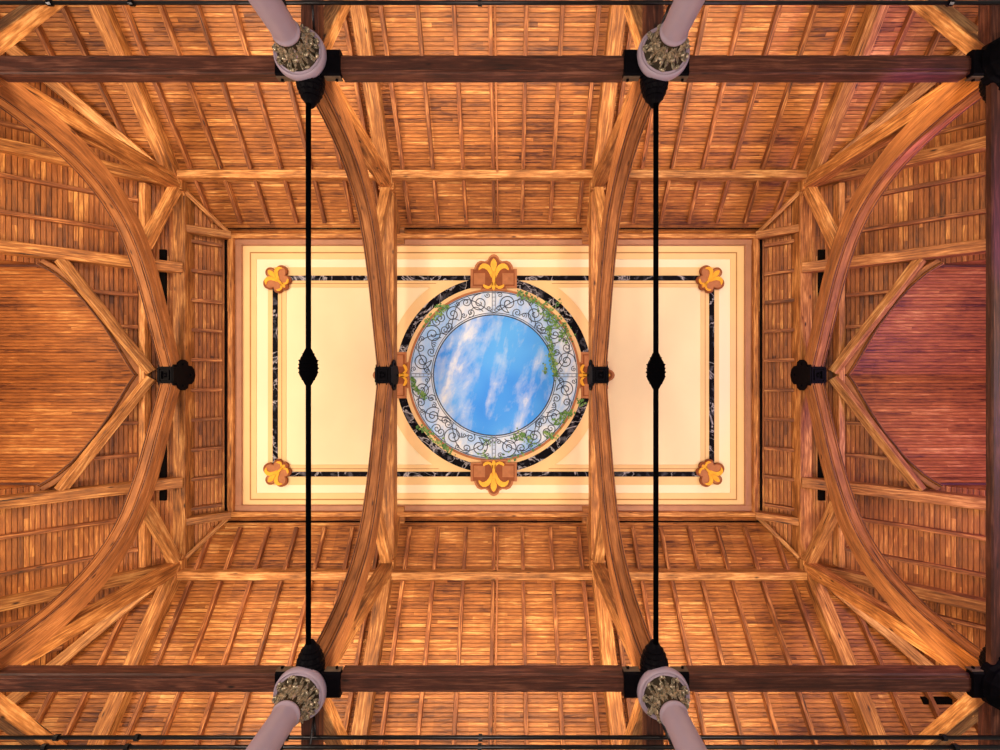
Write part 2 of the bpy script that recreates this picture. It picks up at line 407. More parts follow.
# ------------------------------------------------------------------ trusses
AP = [(183.5, 251), (182.5, 262), (178.5, 280), (172, 300), (161, 321), (146, 339), (129, 352), (108, 362.5), (85, 371.5), (60, 379.5), (35, 387), (15, 393.5), (0, 398)]
def smooth(pts, it=2):
    for _ in range(it):
        q = [pts[0]]
        for a, b in zip(pts, pts[1:]):
            q.append((a[0]*.75+b[0]*.25, a[1]*.75+b[1]*.25)); q.append((a[0]*.25+b[0]*.75, a[1]*.25+b[1]*.75))
        q.append(pts[-1]); pts = q
    return pts
AP = smooth(AP, 2)
def arch_half(tx, sy, parent):
    """curved laminated rib from the column head up to the crown"""
    mb = MB(); prof = []
    pts = [Vector((0, sy*y*S, CAMZ+h*H)) for y, h in AP]
    N = len(pts); acc = 0; rows = []
    for i, p in enumerate(pts):
        a = pts[max(0, i-1)]; b = pts[min(N-1, i+1)]; d = (b-a).normalized()
        nrm = Vector((0, d.z, -d.y))              # perpendicular in the truss plane
        if nrm.y*sy < 0 and nrm.z < 0.99: nrm = -nrm
        if i > N*0.75 and nrm.z < 0: nrm = -nrm
        t = i/(N-1)
        dep = S*(17.5 - 5.5*t)
        if i: acc += (p-pts[i-1]).length
        w = 13.2*S
        sec = [(-.5, .06), (-.46, 0), (-.30, 0), (-.285, .07), (-.24, .07), (-.225, 0), (.225, 0), (.24, .07), (.285, .07), (.30, 0), (.46, 0), (.5, .06),
               (.5, .40), (.47, .43), (.47, .47), (.5, .50), (.5, 1), (-.5, 1), (-.5, .50), (-.47, .47), (-.47, .43), (-.5, .40)]
        vv = 0; row = []; last = None
        for (sx_, sd) in sec:
            c = p + Vector((tx*S + sx_*w, 0, 0)) + nrm*sd*dep
            if last is not None: vv += (c-last).length
            last = c; row.append((c, vv))
        rows.append((acc, row))
    n = len(rows[0][1])
    for (a0, r0), (a1, r1) in zip(rows, rows[1:]):
        for k in range(n):
            j = (k+1) % n
            vj0 = r0[j][1] if j else r0[k][1]+0.3; 
            mb.face([r0[k][0], r0[j][0], r1[j][0], r1[k][0]], [(a0, r0[k][1]), (a0, vj0), (a1, vj0), (a1, r0[k][1])])
    mb.face([c for c, _ in rows[0][1]]); mb.face([c for c, _ in rows[-1][1]][::-1])
    o = mb.build('arch_rib', M['arch'], parent, P(tx, sy*120, 340)); o['label'] = 'curved laminated arch rib'
    for xo in (-.40, .40):                      # dark moulded bead near each lower edge
        bd = MB()
        ln = [Vector((tx*S+xo*13.2*S, p.y, p.z-0.004)) for p in pts]
        bd.tube(ln, 0.42*S, 6)
        b_ = bd.build('bead', M['dark_beam'], None, P(tx, sy*120, 340)); b_.parent = o; b_.location = (0, 0, 0); b_['label'] = 'thin dark bead'
    return o
TL = {0: ('left-end', 'left end of the painted panel'), 1: ('second from left', 'left side of the round sky painting'),
      2: ('third from left', 'right side of the round sky painting'), 3: ('right-end', 'right end of the painted panel')}
trusses = []
for i, tx in enumerate(TX):
    T = E('roof_truss', P(tx, 0, 405), ['arched pine roof truss before the left gable vault', 'arched pine roof truss crossing the left side of the round sky painting',
        'arched pine roof truss crossing the right side of the round sky painting', 'arched pine roof truss before the violet-lit right gable vault'][i], 'roof truss', 'arched pine roof trusses')
    trusses.append(T)
    # collar (in two halves of the view, one timber)
    MB().beam(P(tx, -200, 411), P(tx, 200, 411), 12.5*S, 15*S, side=(1, 0, 0)).build('collar_beam', M['beam'], T, P(tx, 0, 411))
    for sy in (-1, 1):
        arch_half(tx, sy, T)
        # post from column head to node
        d = Vector((0, 0, 1))
        mb = MB(); A = P(tx, sy*189.5, 262); B = P(tx, sy*189.5, 412)
        mb.beam(A, B, 12*S, 12*S, side=(1, 0, 0)); b = mb
        # beam() pushes depth one way; keep it outward of the arch
        if (sum(v.y for v in b.v)/len(b.v) - A.y)*sy < 0:
            b.v = [Vector((v.x, 2*A.y-v.y, v.z)) for v in b.v]; b.f = [f[::-1] for f in b.f]; b.uv = [u[::-1] for u in b.uv]
        b.build('post', M['beam'], T, P(tx, sy*195, 330))
        # principal rafter, two lengths meeting at the purlin
        MB().beam(P(tx, sy*352, 433-.7*200), P(tx, sy*193, 433-.7*41), 13.5*S, 15*S, side=(1, 0, 0)).build('principal_rafter', M['beam'], T, P(tx, sy*276, 346))
        MB().beam(P(tx, sy*208, 433-.7*56), P(tx, sy*153, 433.5), 12*S, 14*S, side=(1, 0, 0)).build('principal_rafter', M['beam'], T, P(tx, sy*178, 415))
        # strut from node to arch
        MB().beam(P(tx, sy*122, 369), P(tx, sy*197, 406), 9.5*S, 9*S, side=(1, 0, 0)).build('strut', M['light_beam'], T, P(tx, sy*160, 388))
        # outer brace from column head to the eaves
        MB().beam(P(tx, sy*202, 249.5), P(tx, sy*318, 314.5), 12.5*S, 9*S, side=(1, 0, 0)).build('outer_brace', M['light_beam'], T, P(tx, sy*260, 290))
        MB().box(P(tx-7.5, sy*197-9, 405.5), P(tx+7.5, sy*197+9, 413)).build('node_block', M['beam'], T, P(tx, sy*197, 408))
        # block where the principal meets the panel frame
        MB().box(P(tx-10.5, sy*152-9, 434.5), P(tx+10.5, sy*152+9, 441.5)).build('head_block', M['beam'], T, P(tx, sy*152, 438))

# ------------------------------------------------------------------ purlins, headers, rafters
def bayname(b): return {-1: 'left', 0: 'middle', 1: 'right'}[b]
for sy in (-1, 1):
    for b in (-1, 0, 1):
        x0, x1 = b*215-107.5+6.5, b*215+107.5-6.5
        o = MB().beam(P(x0, sy*202, 401), P(x1, sy*202, 401), 8*S, 11*S, side=(0, 1, 0)).build('side_purlin', M['light_beam'], None, P(b*215, sy*202, 401))
        tag(o, f'pale pine purlin between trusses in the {bayname(b)} bay of the {SIDE[sy]} roof slope', 'beam', 'pale purlins along the roof slopes')
ordw = ['first', 'second', 'third', 'fourth', 'fifth', 'sixth', 'seventh', 'eighth', 'ninth']
def rafter(name, A, B, label, grp, w=3.7, d=6.0, side=(1, 0, 0), mat='rafter'):
    o = MB().beam(A, B, w*S, d*S, side=side, ch=0.006).build(name, M[mat], None, A.lerp(B, .5)); tag(o, label, 'rafter', grp); return o
for sy in (-1, 1):
    for b in (-1, 0, 1):
        for k in range(7):
            x = b*215 + (k-3)*30.3 - 0.5 + (1.5 if b == 0 else 3*(-1 if b > 0 else 1))
            rafter('common_rafter', P(x, sy*349, 439.3-.7*197), P(x, sy*206.5, 439.3-.7*54.5), f'thin pine rafter, {ordw[k]} from left below purlin in {bayname(b)} bay, {SIDE[sy]} slope', 'thin rafters below the purlins')
            rafter('common_rafter', P(x+(0.8 if b < 0 else -0.8 if b > 0 else 0), sy*198, 439.3-.7*46), P(x, sy*163.5, 439.3-.7*11.5), f'short pine rafter, {ordw[k]} from left above purlin in {bayname(b)} bay, {SIDE[sy]} slope', 'short rafters above the purlins')
        if b == 0:
            x = 5.2
            o = MB().tube([P(x, sy*345, 302), P(x, sy*206.5, 399), P(x, sy*197, 407), P(x, sy*163.5, 431)], 0.9*S, 8).build('conduit', M['brownedge'], None, P(x, sy*250, 370))
            tag(o, f'thin reddish conduit beside the middle rafter of the {SIDE[sy]} slope', 'conduit', 'conduits beside the middle rafters')
    for sx in (-1, 1):
        for k in range(5):
            x = PX + 69 + k*30.3; t = x-PX
            if t+4 > 195: continue
            rafter('jack_rafter', P(sx*x, sy*349, 439.3-.7*197), P(sx*x, sy*(PY+t+5), 439.3-.7*(t+5)), f'short jack rafter, {ordw[k]} outward from the {LR[sx]}-end truss on the {SIDE[sy]} slope', 'jack rafters by the hips')
# panel header beams and mouldings go with the panel; end-plane timbers here
for sx in (-1, 1):
    # collar-side purlin in the hip
    o = MB().beam(P(sx*346, -190, 395), P(sx*346, 190, 395), 6*S, 9*S, side=(1, 0, 0)).build('end_purlin', M['light_beam'], None, P(sx*346, 0, 395))
    tag(o, f'narrow pine purlin behind the {LR[sx]}-end truss collar', 'beam', 'narrow end purlins')
    o = MB().beam(P(sx*337, -128, 407.5), P(sx*337, 128, 407.5), 8*S, 3*S, side=(1, 0, 0)).build('black_strip', M['near_black'], None, P(sx*332, 0, 411))  # flat black strip between the collar and the end purlin
    tag(o, f'long black strip beside the collar of the {LR[sx]}-end truss', 'vent', 'black strips behind the end collars')
    def eh(x, off=5.5): return 446-off-.7*(x-PX)
    names = {16: 'beside the vault tip', 47.5: 'second out from the vault tip', 79: 'third out from the vault tip', 110: 'in line with the heavy end beam', 141: 'just beyond the heavy end beam', 173: 'nearest the panel corner'}
    for sy in (-1, 1):
        for yk in (16, 47.5, 79, 110, 141):
            rafter('end_rafter', P(sx*(PX+8.5), sy*yk, eh(PX+8.5)), P(sx*316, sy*yk, eh(316)), f'short rafter between panel and {LR[sx]}-end truss, {names[yk]}, {SIDE[sy]} half', 'short rafters beside the panel ends', side=(0, 1, 0))
        for yk in (16, 47.5, 79):
            xe = PX+(446-vault_h(yk))/.7-7
            rafter('end_rafter', P(sx*350, sy*yk, eh(350)), P(sx*xe, sy*yk, eh(xe)), f'short rafter running to the {LR[sx]} gable vault, {names[yk]}, {SIDE[sy]} half', 'short rafters meeting the gable vaults', side=(0, 1, 0)) if xe-350 > 4 else None
        for yk in (141, 173):
            rafter('end_rafter', P(sx*350, sy*yk, eh(350)), P(sx*480, sy*yk, eh(480)), f'long rafter on the {LR[sx]} end slope, {names[yk]}, {SIDE[sy]} half', 'long rafters on the end slopes', side=(0, 1, 0))
        for yk in (218, 250, 282, 314):
            x0 = PX+(yk-PY)+8
            rafter('end_rafter', P(sx*x0, sy*yk, eh(x0)), P(sx*484, sy*yk, eh(484)), f'jack rafter on the {LR[sx]} end slope, {ordw[int((yk-218)/32)]} beyond the outer beam, {SIDE[sy]} half', 'jack rafters on the end slopes', side=(0, 1, 0))
        # heavy beams of the end slope
        for yk, nm in ((110, 'inner'), (198, 'outer')):
            o = MB().beam(P(sx*(317 if yk < 150 else 329), sy*yk, eh(317 if yk < 150 else 329, 15 if yk < 150 else 11)), P(sx*484, sy*yk, eh(484, 12)), 10.5*S, 12*S, side=(0, 1, 0)).build('end_beam', M['beam'], None, P(sx*400, sy*yk, 360))
            tag(o, f'heavy pine beam on the {LR[sx]} end slope, {nm} one of the {SIDE[sy]} half', 'beam', 'heavy beams of the end slopes')
        # header stub from panel corner to the truss
        o = MB().beam(P(sx*(PX-2), sy*PY, 433), P(sx*318, sy*PY, 412), 8*S, 9*S, side=(0, 1, 0)).build('corner_header', M['beam'], None, P(sx*302, sy*PY, 420))
        tag(o, f'short pine header from the {SIDE[sy]} {LR[sx]} panel corner to the truss', 'beam', 'headers at the panel corners')
        # hip: slim upper length, heavy lower length
        a = P(sx*(PX+3), sy*(PY+3), 436); c = P(sx*(PX+34), sy*(PY+41), 408)
        hd = (c-a).normalized().cross(Vector((0, 0, 1)))
        o = MB().beam(a, c, 4.2*S, 4*S, side=hd).build('hip_rafter', M['light_beam'], None, a.lerp(c, .5)); tag(o, f'slim grey hip rafter at the {SIDE[sy]} {LR[sx]} panel corner', 'rafter', 'slim hip rafters')
        a = P(sx*(PX+38), sy*(PY+44), 405); c = P(sx*(PX+192), sy*(PY+192), 298)
        hd = (c-a).normalized().cross(Vector((0, 0, 1)))
        o = MB().beam(a, c, 10*S, 10*S, side=hd).build('hip_beam', M['light_beam'], None, a.lerp(c, .5)); tag(o, f'heavy diagonal hip beam in the {SIDE[sy]} {LR[sx]} corner of the roof', 'beam', 'diagonal hip beams')
    # trim of the gable vault
    V = E('vault_trim', P(sx*352, 0, 385), f'pointed arch trim framing the {"orange-brown" if sx < 0 else "violet-lit"} boarded vault at the {LR[sx]}', 'arch trim', 'pointed vault trims')
    for sy in (-1, 1):
        mb = MB(); pr = []
        cv = smooth([(a, h) for a, h in VP], 1)
        acc = 0; rows = []
        ext = [(PX+(446-h)/.7, a, h) for a, h in cv] + [(484, 100, 356)] if False else [(PX+(446-h)/.7, a, h) for a, h in cv]
        for idx, (x, y, h) in enumerate(ext):
            k = idx
            A_ = Vector(ext[max(0, k-1)][:2]); B_ = Vector(ext[min(len(ext)-1, k+1)][:2]); dd = (B_-A_).normalized(); nn = Vector((dd.y, -dd.x))
            if nn.x > 0: nn = -nn
            row = []; wx = 5+8*math.exp(-y/16)
            for wd, dz in ((1.5, 2), (1.5, -5), (0.6, -6), (-0.4, -6), (-0.7, -4.2), (-1.5, -4.2), (-1.8, -6), (-wx, -6), (-wx-.6, -5), (-wx-.6, 3)):
                q = Vector((x, y)) - nn*wd
                hb = deck_h(q.x-PX)
                row.append(P(sx*q.x, sy*max(q.y, 0), hb+dz))
            if rows: acc += (row[0]-rows[-1][1][0]).length
            rows.append((acc, row))
        for (a0, r0), (a1, r1) in zip(rows, rows[1:]):
            for j in range(len(r0)-1):
                mb.face([r0[j], r0[j+1], r1[j+1], r1[j]], [(a0, j*.03), (a0, j*.03+.03), (a1, j*.03+.03), (a1, j*.03)])
        mb.build('curved_rib', M['arch'], V, P(sx*375, sy*55, 375))
        dd_ = [P(sx*(x-0.6), sy*max(y-.6, 0), deck_h(x-PX)-6.2) for x, y, h in ext]
        MB().tube(dd_, .55*S, 6).build('dark_bead', M['dark_beam'], V, P(sx*375, sy*55, 375))
        a = P(sx*341, sy*1, eh(341, 12)); c = P(sx*392, sy*103, eh(392, 11))
        MB().beam(a, c, 7*S, 8*S, side=(c-a).normalized().cross(Vector((-sx*.5, 0, 1)))).build('valley_beam', M['light_beam'], V, a.lerp(c, .5))
        # horizontal moulding along the springing of the vault
        MB().beam(P(sx*402, sy*98.6, 361), P(sx*543, sy*98.6, 361), 2.2*S, 2*S, side=(0, 1, 0)).build('springing_mould', M['dark_beam'], V, P(sx*470, sy*99, 361))

# ------------------------------------------------------------------ painted ceiling panel
HP = 441.0
Z0 = CAMZ + HP*H
K = 1.1                                     # photo px -> u on the panel
CX = 0.4
PAN = E('ceiling_panel', P(0, 0, HP), 'cream painted ceiling panel with marble border and round sky painting inside a wooden frame', 'ceiling panel', kind='thing')
def rect_ring(hx0, hy0, hx1, hy1, drop, mat, name, thick=0.02):
    """ring between outer half size (px) and inner half size (px)"""
    mb = MB(); zlo = Z0-drop; zhi = zlo+thick
    a = [(-hx0, -hy0), (hx0, -hy0), (hx0, hy0), (-hx0, hy0)]; b = [(-hx1, -hy1), (hx1, -hy1), (hx1, hy1), (-hx1, hy1)]
    for i in range(4):
        j = (i+1) % 4
        mb.prism([((p[0]*K)*S, (p[1]*1.009+0.9)*K*S) for p in (a[i], a[j], b[j], b[i])], zlo, zhi)
    return mb.build(name, mat, PAN, (0, 0, zlo))
def rot_mould(hx, hy, w, d, mat, name, drop):
    mb = MB(); hx, hy, w_ = hx*K, hy*K, w*K
    z = Z0-drop
    for sy in (-1, 1): mb.beam((-(hx+w_/2)*S, sy*hy*S, z), ((hx+w_/2)*S, sy*hy*S, z), w_*S, d, side=(0, 1, 0))
    for sx in (-1, 1): mb.beam((sx*hx*S, -(hy-w_/2)*S, z), (sx*hx*S, (hy-w_/2)*S, z), w_*S, d, side=(1, 0, 0))
    return mb.build(name, mat, PAN, (0, 0, z))
MB().box(((-PX-6)*S, (-PY-4)*S, Z0), ((PX+6)*S, (PY+4)*S, Z0+0.04)).build('field', M['cream'], PAN, (0, 0, Z0))
# timber frame: outer header then the smaller inner moulding
for nm, hx, hy, w_, d_, dr, mt in (('frame_header', 259.4, 137.6, 4.6, 0.30, 0.20, 'beam'), ('frame_moulding', 253.8, 132.7, 6.6, 0.12, 0.09, 'mould'), ('frame_bead', 251.4, 130.4, 1.4, 0.12, 0.11, 'mould')):
    o = rot_mould(hx, hy, w_, d_, M[mt], nm, dr)
rot_mould(267.2, 146.4, 2.0, 0.05, M['near_black'], 'gap_shade_strip', 0.075)  # black strip painting in the shade of the gap outside the header
rect_ring(250.6, 129.8, 243.6, 122.9, 0.030, M['ltan'], 'outer_band')
rect_ring(243.6, 122.9, 242.4, 121.7, 0.034, M['line'], 'pinstripe')
rect_ring(242.4, 121.7, 237, 116, 0.028, M['ltan'], 'inner_band')
rect_ring(237, 116, 225.8, 108, 0.010, M['pale'], 'pale_band')
rect_ring(225.8, 108, 207.5, 88, 0.016, M['ltan'], 'border_band')
rect_ring(220.8, 99.6, 215.8, 94.8, 0.032, M['marble'], 'marble_border')
rect_ring(212.2, 92.2, 211.6, 91.6, 0.018, M['line'], 'fine_line')
def ring(r0, r1, drop, mat, name, n=120, thick=0.02):
    mb = MB(); zlo = Z0-drop; zhi = zlo+thick
    for i in range(n):
        t0, t1 = 2*math.pi*i/n, 2*math.pi*(i+1)/n
        def c(r, t, z): return Vector(((CX+r*K*math.cos(t))*S, r*K*math.sin(t)*S, z))
        mb.face([c(r0, t0, zlo), c(r1, t0, zlo), c(r1, t1, zlo), c(r0, t1, zlo)])
        mb.face([c(r0, t0, zlo), c(r0, t1, zlo), c(r0, t1, zhi), c(r0, t0, zhi)])
        if r1 > 0: mb.face([c(r1, t0, zlo), c(r1, t0, zhi), c(r1, t1, zhi), c(r1, t1, zlo)])
    return mb.build(name, mat, PAN, (CX*S, 0, zlo))
ring(108.5, 97.5, 0.024, M['ltan'], 'outer_ring')
ring(98, 90, 0.028, M['marble'], 'marble_ring')
ring(90, 86.2, 0.036, M['ltan'], 'inner_ring')
ring(86.2, 84, 0.050, M['brownedge'], 'brown_ring', thick=0.04)
ring(84.2, 60, 0.026, M['skyring'], 'pale_sky_ring')
ring(60.2, 0, 0.026, M['sky'], 'sky_disc')
# iron scrollwork around the sky
sw = MB(); zs = Z0-0.034
def pol(r, a): return Vector(((CX+r*K*math.cos(a))*S, r*K*math.sin(a)*S, zs))
def spiral(cr, ca, R, start, turns, hand, r=0.0105):
    """volute centred at polar (cr, ca), outer radius R px, beginning at angle start"""
    pts = []; n = int(26*turns)
    cx_, cy_ = cr*math.cos(ca), cr*math.sin(ca)
    for i in range(n+1):
        t = i/n; rr = R*(1-0.86*t**0.8); a = start+hand*2*math.pi*turns*t
        pts.append(Vector(((CX+(cx_+rr*math.cos(a))*K)*S, (cy_+rr*math.sin(a))*K*S, zs)))
    sw.tube(pts, r, 5)
for r_ in (60.3, 62.2): sw.tube([pol(r_, 2*math.pi*i/140) for i in range(140)], 0.014 if r_ < 61 else 0.008, 5, True)
sw.tube([pol(83.0, 2*math.pi*i/140) for i in range(140)], 0.009, 5, True)
nq = 4
for q in range(4):
    base = q*math.pi/2
    for k in range(nq):
        a = base + (k+0.5)*math.pi/2/nq
        h = 1 if k < nq/2 else -1
        out = k % 2 == 0
        spiral(73.4, a, 9.6, a+math.pi*(0.9 if out else 0.1), 1.9, h, 0.0115)                       # large volute
        spiral(78.0, a+h*0.165, 5.2, a+math.pi*0.2, 1.5, -h, 0.010)
        spiral(66.6, a+h*0.160, 4.8, a+math.pi*1.2, 1.5, h, 0.010)
        spiral(67.0, a-h*0.125, 3.0, a+math.pi*0.6, 1.4, -h, 0.009)
        spiral(80.2, a-h*0.120, 3.0, a+math.pi*1.6, 1.4, h, 0.009)
        # long S stem linking them
        st = []
        for i in range(15):
            t = i/14; st.append(pol(72+9.5*math.sin((t-.5)*2.9)*(1 if out else -1), a+(t-.5)*0.40))
        sw.tube(st, 0.010, 5)
        st = []
        for i in range(11):
            t = i/10; st.append(pol(64.5+6*math.sin(t*math.pi), a-0.19+t*0.22))
        sw.tube(st, 0.009, 5)
sw.build('iron_scrollwork', M['scroll'], PAN, (0, 0, zs))
for q in range(4):
    a = q*math.pi/2; mb = MB()
    for off in (-1.6, 1.6):
        d = Vector((-math.sin(a), math.cos(a), 0))*off*S*K
        mb.beam(pol(60, a)+d+Vector((0, 0, -0.012)), pol(84, a)+d+Vector((0, 0, -0.012)), 0.9*S, 0.02, side=(-math.sin(a), math.cos(a), 0), ch=0.002)
    for rr in (62, 66, 70, 74, 78, 82):
        d = Vector((-math.sin(a), math.cos(a), 0))*2.2*S
        mb.tube([pol(rr, a)-d, pol(rr, a)+d], 0.007, 5)
    mb.build('divider_bar', M['bar'], PAN, pol(72, a))
# ivy creeping over the scrollwork
rnd = random.Random(11); iv = MB()
def leaf(x, y, s_):
    a = rnd.uniform(0, 6.28); c = Vector((x*K*S+CX*S, y*K*S, zs-0.02-rnd.uniform(0, .02)))
    shape = [(0, -1), (.55, -.75), (.45, -.2), (1, .1), (.4, .35), (0, 1.1), (-.4, .35), (-1, .1), (-.45, -.2), (-.55, -.75)]
    pts = []
    for px_, py_ in shape:
        X = px_*math.cos(a)-py_*math.sin(a); Y = px_*math.sin(a)+py_*math.cos(a)
        pts.append(c+Vector((X*s_*S, Y*s_*S, -0.006*abs(px_))))
    iv.face(pts[::-1])
def vine(pts, n, spread, s_=1.55):
    for i in range(int(n*1.5)):
        t = rnd.random()*(len(pts)-1); k = min(int(t), len(pts)-2); f = t-k
        x = pts[k][0]+(pts[k+1][0]-pts[k][0])*f+rnd.gauss(0, spread); y = pts[k][1]+(pts[k+1][1]-pts[k][1])*f+rnd.gauss(0, spread)
        leaf(x-493.6, y-375, s_*rnd.uniform(.6, 1.25))
vine([(424, 323), (433, 318), (441, 311), (438, 306)], 34, 2.2)
vine([(441, 311), (448, 306)], 10, 1.5)
vine([(516, 292), (526, 296), (536, 302), (545, 308)], 44, 2.0)
vine([(542, 310), (552, 318), (562, 330), (568, 337)], 80, 4.4)
vine([(548, 325), (549, 338), (551, 352), (553, 362)], 52, 1.9)
vine([(559, 300), (556, 306)], 8, 1.6, 1.0); vine([(553, 362), (556, 378)], 22, 1.4); vine([(543, 366), (547, 373)], 8, 1.5)
vine([(413, 377), (414, 386), (422, 394), (425, 396)], 36, 1.5)
vine([(418, 426), (428, 430), (435, 440), (445, 447), (450, 452)], 52, 1.9)
vine([(556, 423), (564, 416), (572, 413)], 34, 2.4); vine([(545, 434), (553, 437)], 16, 2.2)
vine([(515, 435), (524, 437), (534, 447)], 30, 3.2); vine([(484, 441), (492, 443)], 12, 2.6, 1.0); vine([(480, 455), (505, 459), (525, 455)], 22, 2.0)
vine([(578, 398), (582, 404)], 12, 2.0)
o = iv.build('ivy', M['ivy'], PAN, (0, 0, zs)); o['kind'] = 'stuff'; o['label'] = 'green ivy leaves trailing over the scrollwork'
# fleur-de-lis plaques; local frame: +v towards the tip, px units
def fleur_polys(sc_):
    petal = [(0, 12.3), (1.6, 10.8), (3.0, 8), (3.2, 5.5), (2.0, 2.2), (1.1, -1.5), (-1.1, -1.5), (-2.0, 2.2), (-3.2, 5.5), (-3.0, 8), (-1.6, 10.8)]
    side = [(1.6, -1), (2.4, 2.6), (4.6, 5.5), (7.6, 7.2), (10.8, 7.2), (13.4, 5.4), (15.0, 2.2), (15.0, 0.6), (13.6, 1.2), (11.6, 2.6), (9.2, 2.4), (6.4, 0.6), (4.4, -2.4), (2.6, -6.5), (1.2, -7)]
    foot = [(0.8, -10), (2.6, -13.5), (4.8, -15.4), (7.4, -14.6), (10.2, -13.2), (10.6, -15.2), (8.6, -17.2), (5.6, -18), (2.8, -16.8), (0.8, -14)]
    stem = [(-1.5, -1), (1.5, -1), (1.8, -6), (1.3, -9), (2.0, -14), (1.6, -17.5), (0, -19.5), (-1.6, -17.5), (-2.0, -14), (-1.3, -9), (-1.8, -6)]
    mir = lambda p: [(-a, b) for a, b in p][::-1]
    return [[(a*sc_, b*sc_) for a, b in p] for p in (petal, side, mir(side), foot, mir(foot), stem)]
def plaque(cx_, cy_, ang, sc_, corner, lab):
    """(cx_,cy_) px from the circle centre; ang = direction of the tip"""
    ux, uy = math.cos(ang), math.sin(ang)
    def W(a, b): return ((CX+(cx_+a*-uy+b*ux)*K)*S, (cy_+a*ux+b*uy)*K*S)
    if corner:
        out = []
        for i in range(72):
            t = 2*math.pi*i/72
            r = 0
            for (lx, ly, lr) in ((0, 9.4, 5.0), (8.4, 2.6, 6.0), (-8.4, 2.6, 6.0), (0, -9.6, 4.2), (6.2, -7.4, 4.2), (-6.2, -7.4, 4.2), (0, 0, 5)):
                dx, dy = math.cos(t), math.sin(t); bq = lx*dx+ly*dy; disc = bq*bq-(lx*lx+ly*ly-lr*lr)
                if disc >= 0: r = max(r, bq+math.sqrt(disc))
            out.append((r*math.cos(t), r*math.sin(t)))
        inner = [(a*.86, b*.86) for a, b in out]; off = 2.6
    else:
        out = [(-13, -19.5), (13, -19.5), (13, -16.5), (23, -16.5), (23, 2.2), (19.6, 2.2), (18.6, 5.6), (16.4, 8.8), (12.8, 10.4), (8.6, 9.8), (6.0, 11.2), (4.6, 14.2), (2.4, 16.2), (0, 16.9)]
        out = out + [(-a, b) for a, b in out[2:-1]][::-1]
        inner = [(a*.90, b*.88-.4) for a, b in out]; off = 0
    mb = MB(); mb.prism([W(*p) for p in out], Z0-0.10, Z0-0.015)
    pl = mb.build('fleur_plaque', M['brown' if corner else 'brownedge'], PAN, (*W(0, 0), Z0-0.07)); pl['label'] = lab
    mb = MB(); mb.prism([W(*p) for p in inner], Z0-0.112, Z0-0.098)
    def sub(mb_, nm, mt, z):
        o = mb_.build(nm, mt, None, (*W(0, 0), z)); o.parent = pl; o.location = Vector((*W(0, 0), z))-Vector((*W(0, 0), Z0-0.07)); return o
    sub(mb, 'inner_ground', M['brownedge' if corner else 'brown'], Z0-0.11)
    mb = MB()
    for p in fleur_polys(sc_):
        q = [W(a, b+off) for a, b in p]; n = len(q)
        cxm = sum(a for a, _ in q)/n; cym = sum(b for _, b in q)/n
        zb, zt = Z0-0.11, Z0-0.135
        mb.prism(q, zt, zb)
    sub(mb, 'fleur_de_lis', M['gold'], Z0-0.12)
    if not corner:
        for s_ in (-1, 1):
            mb = MB(); c0 = W(s_*14.2, -7.5); c0 = Vector((*c0, Z0-0.150))
            ptsq = [(s_*14.2-5.6, -13.5), (s_*14.2+5.6, -13.5), (s_*14.2+5.6, -2.2), (s_*14.2-5.6, -2.2)]
            q = [Vector((*W(*p), Z0-0.112)) for p in ptsq]
            for i in range(4): mb.face([q[i], q[(i+1) % 4], c0])
            sub(mb, 'pyramid_boss', M['brownedge'], Z0-0.12)
    return pl
R_ = 103.5
for ang, lab in ((-math.pi/2, 'plaque at the top of the sky circle'), (math.pi/2, 'plaque at the bottom of the sky circle'), (math.pi, 'plaque half behind the left arch'), (0, 'plaque half behind the right arch')):
    plaque(R_*math.cos(ang), R_*math.sin(ang), ang, 1.0, False, lab)
for sx in (-1, 1):
    for sy in (-1, 1):
        plaque(sx*215.5, sy*96.5+0.9, math.atan2(sy, sx), 0.76, True, f'small plaque at the {SIDE[sy]} {LR[sx]} corner of the marble border')

# ------------------------------------------------------------------ long dark beams and cross ties
for sy in (-1, 1):
    for b in (-2, -1, 0, 1, 2):
        x0 = max(-470, b*215-107.5+19.5); x1 = min(470, b*215+107.5-19.5)
        if b == 2: continue
        if b == -2: continue
        nm = {-1: 'left', 0: 'middle', 1: 'right'}[b]
        o = MB().beam(P(x0, sy*192, 248), P(x1, sy*192, 248), 11.6*S, 10*S, side=(0, 1, 0), ch=0.02).build('tie_beam', M['dark_beam'], None, P(b*215, sy*192, 248))
        MB().box(P(x0, sy*192-3.4, 247.4), P(x1, sy*192+3.4, 248.6), 0.004).build('soffit_board', M['dark_beam'], o, P(b*215, sy*192, 248))
        tag(o, f'dark stained tie beam, {nm} length of the {SIDE[sy]} row between column heads', 'beam', 'dark tie beams between the columns')
    for i, tx in enumerate(TX):
        if i in (0,): pass
        o = MB().beam(P(tx, sy*203, 249), P(tx, sy*330, 249), 11*S, 9*S, side=(1, 0, 0)).build('outer_tie', M['dark_beam'], None, P(tx, sy*260, 249))
        tag(o, f'dark outer tie beam running outward from the {SIDE[sy]} casting under the {TL[i][0]} truss', 'beam', 'dark outer tie beams')
for i in (0, 3):
    tx = TX[i]
    o = MB().beam(P(tx, -181, 246), P(tx, 181, 246), 17*S, 5*S, side=(1, 0, 0), ch=0.02).build('cross_beam', M['dark_beam'], None, P(tx, 0, 247))
    tag(o, f'dark brown cross beam at the {"left" if i == 0 else "right"} end below the truss', 'beam', 'dark cross beams at the ends')

